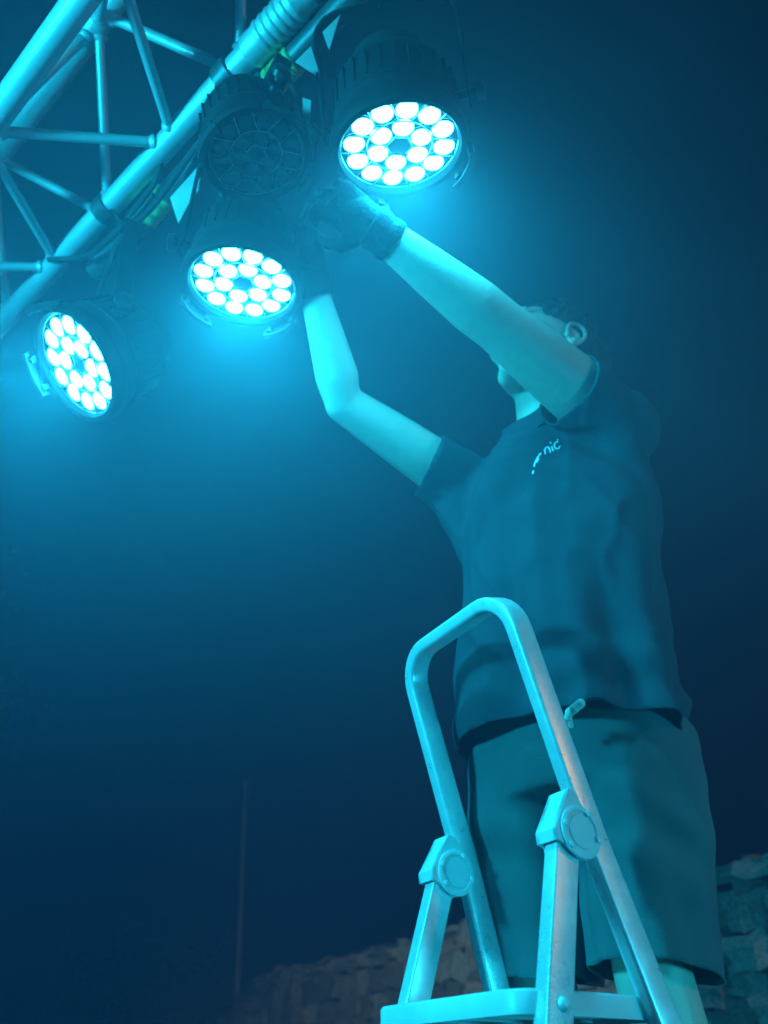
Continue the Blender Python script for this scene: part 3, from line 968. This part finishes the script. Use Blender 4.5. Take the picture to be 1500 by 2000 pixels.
# legs
for (h, k, a) in ((hL, knL, anL), (hR, knR, anR)):
    calf = k.lerp(a, .3) - F * .022
    B.chain([h, h.lerp(k, .35), h.lerp(k, .75), k, calf, k.lerp(a, .65) - F * .008, a], [.088, .080, .064, .056, .056, .042, .036], 18)
    B.chain([a - Z * .015, a + F * .05 - Z * .045, a + F * .15 - Z * .058], [.038, .036, .028], 12)
    B.chain([a - F * .03 - Z * .05, a + F * .03 - Z * .05], [.034, .034], 12)
# head
Hf = V((-0.80, -0.56, 0.20)).normalized(); Hl = Z.cross(Hf).normalized(); Hu = Hf.cross(Hl).normalized()
HS = 1.12
def HP(f, l, u): return headc + (Hf * f + Hl * l + Hu * u) * HS
HM = Matrix((Hf, Hl, Hu)).transposed() * HS
B.ball(HP(-.012, 0, .035), (.098, .076, .088), 24, HM)
B.ball(HP(.035, 0, -.02), (.062, .062, .085), 20, HM)
B.chain([HP(.012, .052, -.065), HP(.056, .026, -.100), HP(.074, 0, -.106), HP(.056, -.026, -.100), HP(.012, -.052, -.065)], [.024, .023, .024, .023, .024], 12)
B.ball(HP(.05, 0, -.07), (.042, .042, .05), 16, HM)
B.chain([HP(.092, 0, .022), HP(.106, 0, -.012), HP(.114, 0, -.024)], [.009, .0125, .0145], 10)
for s in (-1, 1):
    B.ball(HP(.108, .011 * s, -.028), .0085, 10)
    B.chain([HP(.088, .014 * s, .030), HP(.082, .042 * s, .030)], [.011, .010], 8)
    B.ball(HP(.068, .042 * s, -.022), (.022, .020, .018), 10, HM)
B.chain([HP(.096, -.018, -.060), HP(.103, 0, -.058), HP(.096, .018, -.060)], [.007, .009, .007], 8)
B.chain([HP(.094, -.016, -.073), HP(.100, 0, -.074), HP(.094, .016, -.073)], [.007, .0095, .007], 8)
body_me = remesh(B, 0.0062, 5)
bm = bmesh.new(); bm.from_mesh(body_me)
# ears, grown onto the head as part of the same body mesh
E = MB()
for s in (-1, 1):
    def EP(f, u, l): return HP(-.012 + f * .86, s * (.070 + l * .8), -.003 + u * .86)
    hel = [EP(.012, -.008, .004), EP(.014, .012, .008), EP(.010, .030, .012), EP(-.003, .039, .016), EP(-.019, .036, .020), EP(-.028, .022, .021), EP(-.028, .004, .018), EP(-.020, -.014, .012), EP(-.010, -.026, .006)]
    E.chain(spline(hel, 4), [.0052] * 33, 8)
    E.chain([EP(.000, .018, .006), EP(-.014, .012, .011), EP(-.016, -.004, .010), EP(-.006, -.016, .008)], [.005, .006, .006, .006], 8)
    E.chain([EP(-.006, -.024, .004), EP(-.001, -.033, .004)], [.0075, .008], 8)
    E.ball(EP(-.008, .006, .000), (.018, .008, .028), 12, HM)
    E.ball(EP(.014, -.004, .002), .0055, 8)
ear_me = remesh(E, 0.0022, 2)
bm.from_mesh(ear_me)
bm.to_mesh(body_me); bm.free()
body_me.transform(Matrix.Translation(-mo))
body_me.polygons.foreach_set('use_smooth', [True] * len(body_me.polygons))
body = link_mesh('body', body_me, M['skin'], man)
for s in (-1, 1):
    MB().ball(HP(.083, .032 * s, .008), .0115, 14).build('eye', M['eye'], man)

# hair
Hh = MB()
Hh.ball(HP(-.030, 0, .052), (.108, .090, .094), 24, HM)
Hh.ball(HP(-.064, 0, .004), (.072, .082, .086), 20, HM)
Hh.ball(HP(-.095, 0, .032), (.066, .084, .090), 20, HM)
rh = random.Random(11)
for k in range(260):
    a = rh.uniform(0, 6.28); e = rh.uniform(-.15, 1.5)
    d = V((math.cos(a) * math.cos(e), math.sin(a) * math.cos(e), math.sin(e)))
    if d.x > .55 and d.z < .75: continue
    p = HP(-.030 + d.x * .107, d.y * .089, .052 + d.z * .094)
    tdir = (HM @ V((.6 * d.z + .2, d.y * .5, .35 + d.z * .3)) + (p - HP(-.02, 0, .03)).normalized() * .5).normalized()
    Hh.chain([p - tdir * .008, p + tdir * .005, p + tdir * .011], [.011, .008, .004], 6)
hair_me = remesh(Hh, 0.0042, 1)
hb = bmesh.new(); hb.from_mesh(hair_me)
# keep the face and ears free
for v in list(hb.verts):
    d = v.co - headc; f_, l_, u_ = d.dot(Hf), d.dot(Hl), d.dot(Hu)
    if f_ > .055 and u_ < .070: v.co -= Hf * min(.05, (f_ - .055)) * .9
    if abs(l_) > .06 and f_ > -.035 and u_ < .03: v.co -= Hl * math.copysign(.018, l_)
hb.to_mesh(hair_me); hb.free()
hair_me.transform(Matrix.Translation(-mo))
link_mesh('hair', hair_me, M['hair'], man)

# ---- gloves: palm, four fingers and a thumb each, closed on what they hold
def glove(wr, el, target, back, spread, curl, label=None):
    d = (wr - el).normalized()
    h = (target - wr).normalized()
    bk = (back - h * back.dot(h)).normalized()        # back of the hand
    sd = h.cross(bk)                                   # towards the little finger
    G = MB()
    # cuff and wrist
    G.chain([wr - d * .005, wr + d * .025, wr + h * .05], [.036, .035, .037], 16)
    # palm
    G.loft([(wr + h * .02, sd * .030, bk * .020), (wr + h * .06, sd * .040, bk * .020), (wr + h * .100, sd * .043, bk * .017), (wr + h * .112, sd * .040, bk * .012)], 20, 2.4)
    for i, (o_, ln) in enumerate(((-.031, .90), (-.0105, 1.0), (.0105, .95), (.030, .78))):
        b0 = wr + h * (.100 - abs(o_) * .15) + sd * o_
        a0 = R(curl[0] + 6 * i * spread); a1 = a0 + R(curl[1]); a2 = a1 + R(curl[2])
        def dr(a): return (h * math.cos(a) - bk * math.sin(a) + sd * o_ * spread * 4).normalized()
        p1 = b0 + dr(a0) * .044 * ln; p2 = p1 + dr(a1) * .030 * ln; p3 = p2 + dr(a2) * .022 * ln
        G.chain([b0 - h * .02, b0, p1, p2, p3], [.0115, .0115, .0108, .0102, .0092], 10)
    t0 = wr + h * .035 - sd * .030
    td = (h * .55 - sd * .75 - bk * .45).normalized()
    t1 = t0 + td * .038; t2 = t1 + (h * .75 - sd * .2 - bk * .65).normalized() * .032; t3 = t2 + (h * .7 + sd * .15 - bk * .7).normalized() * .024
    G.chain([t0, t1, t2, t3], [.016, .0135, .0118, .0100], 10)
    me = remesh(G, 0.0035, 3)
    me.transform(Matrix.Translation(-mo))
    o = link_mesh('work_glove', me, M['glove'], man)
    # ribbed cuff
    fr = d.to_track_quat('Z', 'Y').to_matrix().to_4x4()
    prof = [(.0335, -.026), (.0385, -.028), (.0405, -.020), (.0385, -.006), (.0375, -.003), (.0385, 0.0), (.0405, .012), (.0395, .024), (.0350, .028)]
    MB().lathe(prof, 32, Matrix.Translation(wr + d * .002) @ fr).build('cuff', M['glove'], o, origin=mo)
glove(wrL, elL, at(655, 392, 1.38), V((.35, -.5, -.8)), .6, (35, 45, 35))
glove(wrR, elR, at(596, 440, 1.585), V((.9, -.3, -.3)), .6, (38, 45, 35))

# ---- t-shirt: closed union, then cut open at hem, sleeves and collar
T = MB()
hem = W3(0.330, 1.325, 0.475)
T.loft([ring(hem - Z * .06, .206, .170), ring(hem + Z * .02, .204, .168), ring(hem + Z * .16, .202, .155), ring(hem.lerp(chest, .5), .200, .146), ring(chest - Z * .12, .202, .145),
        ring(chest - Z * .02, .200, .140), ring(chest + Z * .055, .185, .122), ring(chest + Z * .115, .135, .092), ring(neck + Z * .015, .082, .076), ring(neck + Z * .06, .066, .064)], 40, 2.25)
aL = (elL - shL).normalized(); aR = (elR - shR).normalized()
T.chain([chest + Lf * .09 + Z * .045, shL - aL * .01 - Z * .012, shL + aL * .06 - Z * .012, shL + aL * .15 - Z * .014], [.088, .084, .077, .075], 20)
T.chain([chest - Lf * .10 + Z * .045, shR - aR * .01 - Z * .012, shR + aR * .07 - Z * .014, shR + aR * .19 - Z * .020], [.092, .088, .076, .068], 20)
# cloth falling from the raised arms into the body
T.chain([shL + aL * .03 - Z * .05, chest + Lf * .165 - Z * .10], [.06, .05], 14)
T.chain([shR + aR * .05 - Z * .05, chest - Lf * .165 - Z * .12], [.06, .05], 14)
sh_me = remesh(T, 0.0075, 8)
bm = bmesh.new(); bm.from_mesh(sh_me)
def cut(bm, co, no, near=None, rad=None, test=None):
    """remove what lies beyond the plane, only near a place if one is given"""
    geom = bm.verts[:] + bm.edges[:] + bm.faces[:]
    if near is not None: test = lambda c: (c - near).length < rad
    if test is not None:
        fs_ = [f for f in bm.faces if test(f.calc_center_median())]
        es = {e for f in fs_ for e in f.edges}; vs_ = {v for f in fs_ for v in f.verts}
        geom = list(vs_) + list(es) + fs_
    r_ = bmesh.ops.bisect_plane(bm, geom=geom, plane_co=co, plane_no=no)
    dead = [f for f in bm.faces if (f.calc_center_median() - co).dot(no) > 1e-5 and (test is None or test(f.calc_center_median()))]
    bmesh.ops.delete(bm, geom=dead, context='FACES')
hem_n = (-Z + F * 0.10 - Lf * 0.06).normalized()
cut(bm, hem, hem_n)
eL = shL + aL * .135 - Z * .012; eR = shR + aR * .125 - Z * .014
cut(bm, eL, (aL * 1.0 - Z * .10).normalized(), eL + aL * .06, .14)
cut(bm, eR, (aR * .85 + Z * .10 - Lf * .3).normalized(), eR + aR * .08, .15)
nk = neck + F * .02 + Z * .018
def in_neck(c):
    d = c - nk; return abs(d.dot(Lf)) < .10 and abs(d.dot(F)) < .14 and d.z > -.10
cut(bm, nk, (Z + F * .42).normalized(), test=in_neck)
# the edge of the neck opening, evened out, for the collar
bm.edges.ensure_lookup_table()
pts_ = [v.co.copy() for v in bm.verts if v.is_boundary and abs((v.co - nk).dot(Lf)) < .112 and abs((v.co - nk).dot(F)) < .15 and (v.co - nk).z > -.12]
NB = 30; bins = [[] for _ in range(NB)]
for p in pts_:
    d = p - nk; bins[int((math.atan2(d.dot(Lf), d.dot(F)) / 6.2832 + 1) * NB) % NB].append(p)
neck_loop = [sum(b_, V((0, 0, 0))) / len(b_) for b_ in bins if b_]
NB = len(neck_loop)
for _ in range(3): neck_loop = [(neck_loop[k - 1] + neck_loop[k] * 2 + neck_loop[(k + 1) % NB]) / 4 for k in range(NB)]
# folds
def folds(p):
    d = p - chest
    l = d.dot(Lf); f = d.dot(F); z = d.z
    a = math.atan2(l, f)
    low_ = max(0, min(1, (-z + .02) / .45))
    s = 0.0
    # long falling folds, gathered below the raised shoulders
    s += .011 * low_ * math.sin(a * 5.0 + 1.2 * math.sin(z * 4 + a * 2) + .8) 
    s += .007 * low_ * math.sin(a * 9.0 - z * 5 + 2.0 * noise.noise(V((l * 5, f * 5, z * 2))))
    # pull lines from the chest to the shoulders
    up_ = max(0, 1 - abs(z + .05) / .22)
    s += .007 * up_ * math.sin((z * 26 + abs(l) * 24) + 2.5 * noise.noise(p * 5))
    s += .010 * noise.noise(V((l * 6, f * 6, z * 3.2 + 4)))
    s += .004 * noise.noise(p * 17)
    for (k1, k2, o_) in ((7.0, 3.0, 1.0), (11.0, 5.0, 7.0)):
        q = noise.noise(V((l * k1 + z * 2.5, f * k1, z * k2 + o_)))
        s += .0055 * max(0, 1 - abs(q) * 4.5) ** 2
    s *= max(.12, 1 - max(0, abs(l) - .16) / .10)
    # soft creases across the belly
    lb = max(0, 1 - abs(z + .47) / .12)
    s += .006 * lb * math.sin(z * 70 + l * 18 + 3 * noise.noise(p * 6))
    return s
bm.normal_update()
for v in bm.verts:
    v.co += v.normal * folds(v.co)
bm.to_mesh(sh_me); bm.free()
sh_world = BVHTree.FromPolygons([v.co.copy() for v in sh_me.vertices], [tuple(p.vertices) for p in sh_me.polygons])
def thicken(me, th):
    o = bpy.data.objects.new('tmp', me); COL.objects.link(o)
    s = o.modifiers.new('s', 'SOLIDIFY'); s.thickness = th; s.offset = -1; s.use_rim = True
    k = o.modifiers.new('k', 'SMOOTH'); k.factor = .4; k.iterations = 2
    dg = bpy.context.evaluated_depsgraph_get(); dg.update()
    out = bpy.data.meshes.new_from_object(o.evaluated_get(dg))
    bpy.data.objects.remove(o)
    out.polygons.foreach_set('use_smooth', [True] * len(out.polygons))
    return out
sh2 = thicken(sh_me, .0045)
sh2.transform(Matrix.Translation(-mo))
shirt = link_mesh('t_shirt', sh2, M['shirt'], man)
cn = (Z + F * .42).normalized()
MB().sweep(neck_loop, [(-.026, -.008), (.009, -.005), (.009, .003), (-.026, .006)], cn, closed=True).build('collar', M['shirt'], shirt, origin=mo)

# printed lettering on the chest: "nic" after a bent run of letters seen edge on
def on_shirt(px, py):
    r = ray(px, py).normalized()
    hit = sh_world.ray_cast(EYEV, r)
    if hit[0] is None: return EYEV + r * 1.62, -r
    return hit[0], hit[1]
pr = MB()
def strip(pxs, wpx, gap=()):
    for i in range(len(pxs) - 1):
        if i in gap: continue
        (x0_, y0_), (x1_, y1_) = pxs[i], pxs[i + 1]
        a, na = on_shirt(x0_, y0_); b, nb = on_shirt(x1_, y1_)
        if na.dot(a - EYEV) > 0: na = -na
        t = (b - a).normalized(); s_ = t.cross(na).normalized() * wpx * .5
        u_ = na * .0022
        pr.add([a + s_ + u_, b + s_ + u_, b - s_ + u_, a - s_ + u_, a + s_ - u_, b + s_ - u_, b - s_ - u_, a - s_ - u_],
               [(0, 1, 2, 3), (7, 6, 5, 4), (0, 4, 5, 1), (1, 5, 6, 2), (2, 6, 7, 3), (3, 7, 4, 0)])
lt = .0034
strip([(1042, 926), (1043, 919), (1044, 912), (1046, 905), (1049, 898), (1053, 891), (1057, 886), (1062, 882)], .0042, gap=(1, 6))
strip([(1048, 903), (1053, 895)], .006)
# n
strip([(1066, 888), (1064, 879)], lt); strip([(1064, 881), (1067, 875), (1071, 874), (1074, 879), (1075, 885)], lt)
# i
strip([(1081, 882), (1078, 873)], lt); strip([(1076, 867), (1075, 865)], lt)
# c
strip([(1091, 865), (1087, 864), (1083, 868), (1083, 874), (1087, 878), (1092, 877), (1094, 872)], lt)
strip([(1089, 864), (1089, 859)], .0022)
pr.build('chest_print', M['print'], shirt, smooth=False, origin=mo)

# ---- shorts
H = MB()
H.loft([ring(hipc + Z * .09, .165, .130), ring(hipc + Z * .03, .188, .155), ring(hipc - Z * .05, .196, .165), ring(hipc - Z * .11, .185, .150)], 32, 2.2)
for s, (h, k) in enumerate(((hL, knL), (hR, knR))):
    sg = 1 if s == 0 else -1
    d = (h - k).normalized()
    rr_ = [(h + Z * .0 + Lf * sg * .005, .105, .135), (h.lerp(k, .35) + Lf * sg * .006, .104, .128), (h.lerp(k, .7) + Lf * sg * .004, .096, .112), (k - d * .02, .086, .097), (k - d * .10, .085, .096)]
    H.loft([(c, Lf * a, F * b) for (c, a, b) in rr_], 32, 2.1)
so_me = remesh(H, 0.0075, 8)
bm = bmesh.new(); bm.from_mesh(so_me)
for (k, h, off_) in ((knL, hL, .002), (knR, hR, .004)):
    d = (h - k).normalized()
    cut(bm, k - d * off_, -d, k - d * .08, .16)
cut(bm, hipc + Z * .075, Z)
bm.normal_update()
def sfolds(p):
    d = p - hipc
    l = d.dot(Lf); f = d.dot(F); z = d.z
    side = 1 if l > 0 else -1
    kc = (hL.lerp(knL, min(1, max(0, -z / .35))) if side > 0 else hR.lerp(knR, min(1, max(0, -z / .35))))
    e = p - kc
    a = math.atan2(e.dot(Lf), e.dot(F))
    low_ = max(0, min(1, -z / .3))
    s = .007 * low_ * math.sin(a * 4 + side + z * 3) + .005 * low_ * math.sin(a * 7 + z * 6)
    s += .006 * max(0, 1 - abs(z + .20) / .12) * math.sin(z * 55 + l * 22 + 3 * noise.noise(p * 5)) * (1 if f > 0 else .4)
    s += .009 * noise.noise(V((l * 7, f * 7, z * 3.5 + side * 3))) + .0035 * noise.noise(p * 19)
    return s
for v in bm.verts: v.co += v.normal * sfolds(v.co)
bm.to_mesh(so_me); bm.free()
so2 = thicken(so_me, .004); so2.transform(Matrix.Translation(-mo))
shorts = link_mesh('shorts', so2, M['shorts'], man)
# belt loop clip showing under the shirt hem
m = MB()
cpt = at(1122, 1384, 1.17)
m.chain([cpt, at(1134, 1374, 1.17)], [.0065, .0075], 10)
m.chain([cpt, at(1112, 1392, 1.18), at(1108, 1402, 1.18)], [.0075, .007, .005], 10)
m.chain([at(1112, 1402, 1.18), at(1115, 1418, 1.185)], [.0042, .0042], 8)
m.build('belt_clip', M['white_nylon'], man)

# ---- shoes
for a in (anL, anR):
    m = MB()
    m.loft([(a - F * .055 - Z * .05, Lf * .034, Z * .034), (a - F * .02 - Z * .035, Lf * .041, Z * .052), (a + F * .05 - Z * .043, Lf * .045, Z * .046), (a + F * .13 - Z * .058, Lf * .046, Z * .032), (a + F * .19 - Z * .066, Lf * .030, Z * .020)], 24, 2.6)
    m.build('shoe', M['shoe'], man)

# ================================================================== LAMPS OUT OF VIEW, on stands left and right
def stand_lamp(sb, h, aim, power, cone, where):
    sc_ = sb + V((0, 0, h))
    st = thing('lamp_stand', 'black tripod lamp stand to the %s of the stage' % where, 'lamp stand', sb)
    MB().tube([sb + V((0, 0, .1)), sb + V((0, 0, h - .32))], [0.02, 0.014], 12).build('pole', M['black'], st)
    for k in range(3):
        a = R(90 + 120 * k)
        MB().tube([sb + V((0, 0, .75)), sb + V((.5 * math.cos(a), .5 * math.sin(a), .02))], 0.011, 10).build('leg', M['black'], st)
    n5 = (aim - sc_).normalized()
    lt_, _, _ = par_can(0, 0, 0, 1, None, 'lit round stage lamp on a tripod stand %s of the stage' % where, centre=sc_, normal=n5, hang=None, energy=power, cone=cone, soft=.15)
    x5 = n5.cross(Z).normalized()
    pc = sc_ - n5 * .075
    MB().sweep([pc - x5 * .142, pc - x5 * .142 - Z * .20, pc - x5 * .10 - Z * .25, pc + x5 * .10 - Z * .25, pc + x5 * .142 - Z * .20, pc + x5 * .142],
               [(-.016, -.002), (.016, -.002), (.016, .002), (-.016, .002)], n5).build('yoke', M['black'], lt_)
stand_lamp(V((-1.75, 0.05, 0)), EYE + 1.0, W3(0.22, 1.15, 0.72), P_LEFT, (112, .6), 'left')
stand_lamp(V((1.75, 0.1, 0)), EYE - 0.05, W3(0.46, 1.3, 0.40), P_RIGHT, (58, .6), 'right')

# ================================================================== HAZE
hz = MB().box(V((0, 6, (EYE + 3.7 - 1.1) / 2 - .0)), V((27.5, 0, 0)), V((0, 25.5, 0)), V((0, 0, (EYE + 3.7 + 1.1) / 2)))
hm = bpy.data.materials.new('stage_haze'); hm.use_nodes = True
t = hm.node_tree; t.nodes.clear()
pv = t.nodes.new('ShaderNodeVolumePrincipled'); ou = t.nodes.new('ShaderNodeOutputMaterial')
pv.inputs['Color'].default_value = (0.40, 0.54, 1.0, 1)
pv.inputs['Density'].default_value = HAZE
pv.inputs['Anisotropy'].default_value = 0.15
t.links.new(pv.outputs[0], ou.inputs['Volume'])
tag(hz.build('haze', hm, smooth=False), kind='stuff')

# ------------------------------------------------------------------ stage haze thickened round the lamps, added to stand in for lens glare
sm = bmesh.new(); bmesh.ops.create_icosphere(sm, subdivisions=4, radius=1.0)
sme = bpy.data.meshes.new('glare_smoke'); sm.to_mesh(sme); sm.free()
so_ = link_mesh('glare_smoke', sme, None, None, W3(-0.04, 0.98, 1.30))
so_.scale = (1.65, 1.12, 1.27)
mm = bpy.data.materials.new('glare_smoke_volume'); mm.use_nodes = True
t = mm.node_tree; t.nodes.clear()
tc = t.nodes.new('ShaderNodeTexCoord')
ln = t.nodes.new('ShaderNodeVectorMath'); ln.operation = 'LENGTH'
t.links.new(tc.outputs['Object'], ln.inputs[0])
mr = t.nodes.new('ShaderNodeMapRange'); mr.interpolation_type = 'LINEAR'
mr.inputs['From Min'].default_value = 0.0; mr.inputs['From Max'].default_value = 0.98
mr.inputs['To Min'].default_value = GLARE_SMOKE ** 0.5; mr.inputs['To Max'].default_value = 0.0
t.links.new(ln.outputs['Value'], mr.inputs['Value'])
nz = t.nodes.new('ShaderNodeTexNoise'); nz.inputs['Scale'].default_value = 2.2; nz.inputs['Detail'].default_value = 2
t.links.new(tc.outputs['Object'], nz.inputs['Vector'])
mn = t.nodes.new('ShaderNodeMapRange')
mn.inputs['From Min'].default_value = 0.3; mn.inputs['From Max'].default_value = 0.7
mn.inputs['To Min'].default_value = 0.65; mn.inputs['To Max'].default_value = 1.35
t.links.new(nz.outputs[0], mn.inputs['Value'])
mu = t.nodes.new('ShaderNodeMath'); mu.operation = 'MULTIPLY'
m2 = t.nodes.new('ShaderNodeMath'); m2.operation = 'POWER'; m2.inputs[1].default_value = 2.0
t.links.new(mr.outputs[0], m2.inputs[0])
t.links.new(m2.outputs[0], mu.inputs[0]); t.links.new(mn.outputs[0], mu.inputs[1])
pv = t.nodes.new('ShaderNodeVolumePrincipled'); ou = t.nodes.new('ShaderNodeOutputMaterial')
pv.inputs['Color'].default_value = (0.70, 0.84, 1.0, 1)
pv.inputs['Anisotropy'].default_value = 0.15
t.links.new(mu.outputs[0], pv.inputs['Density'])
t.links.new(pv.outputs[0], ou.inputs['Volume'])
sme.materials.append(mm)
tag(so_, kind='stuff')
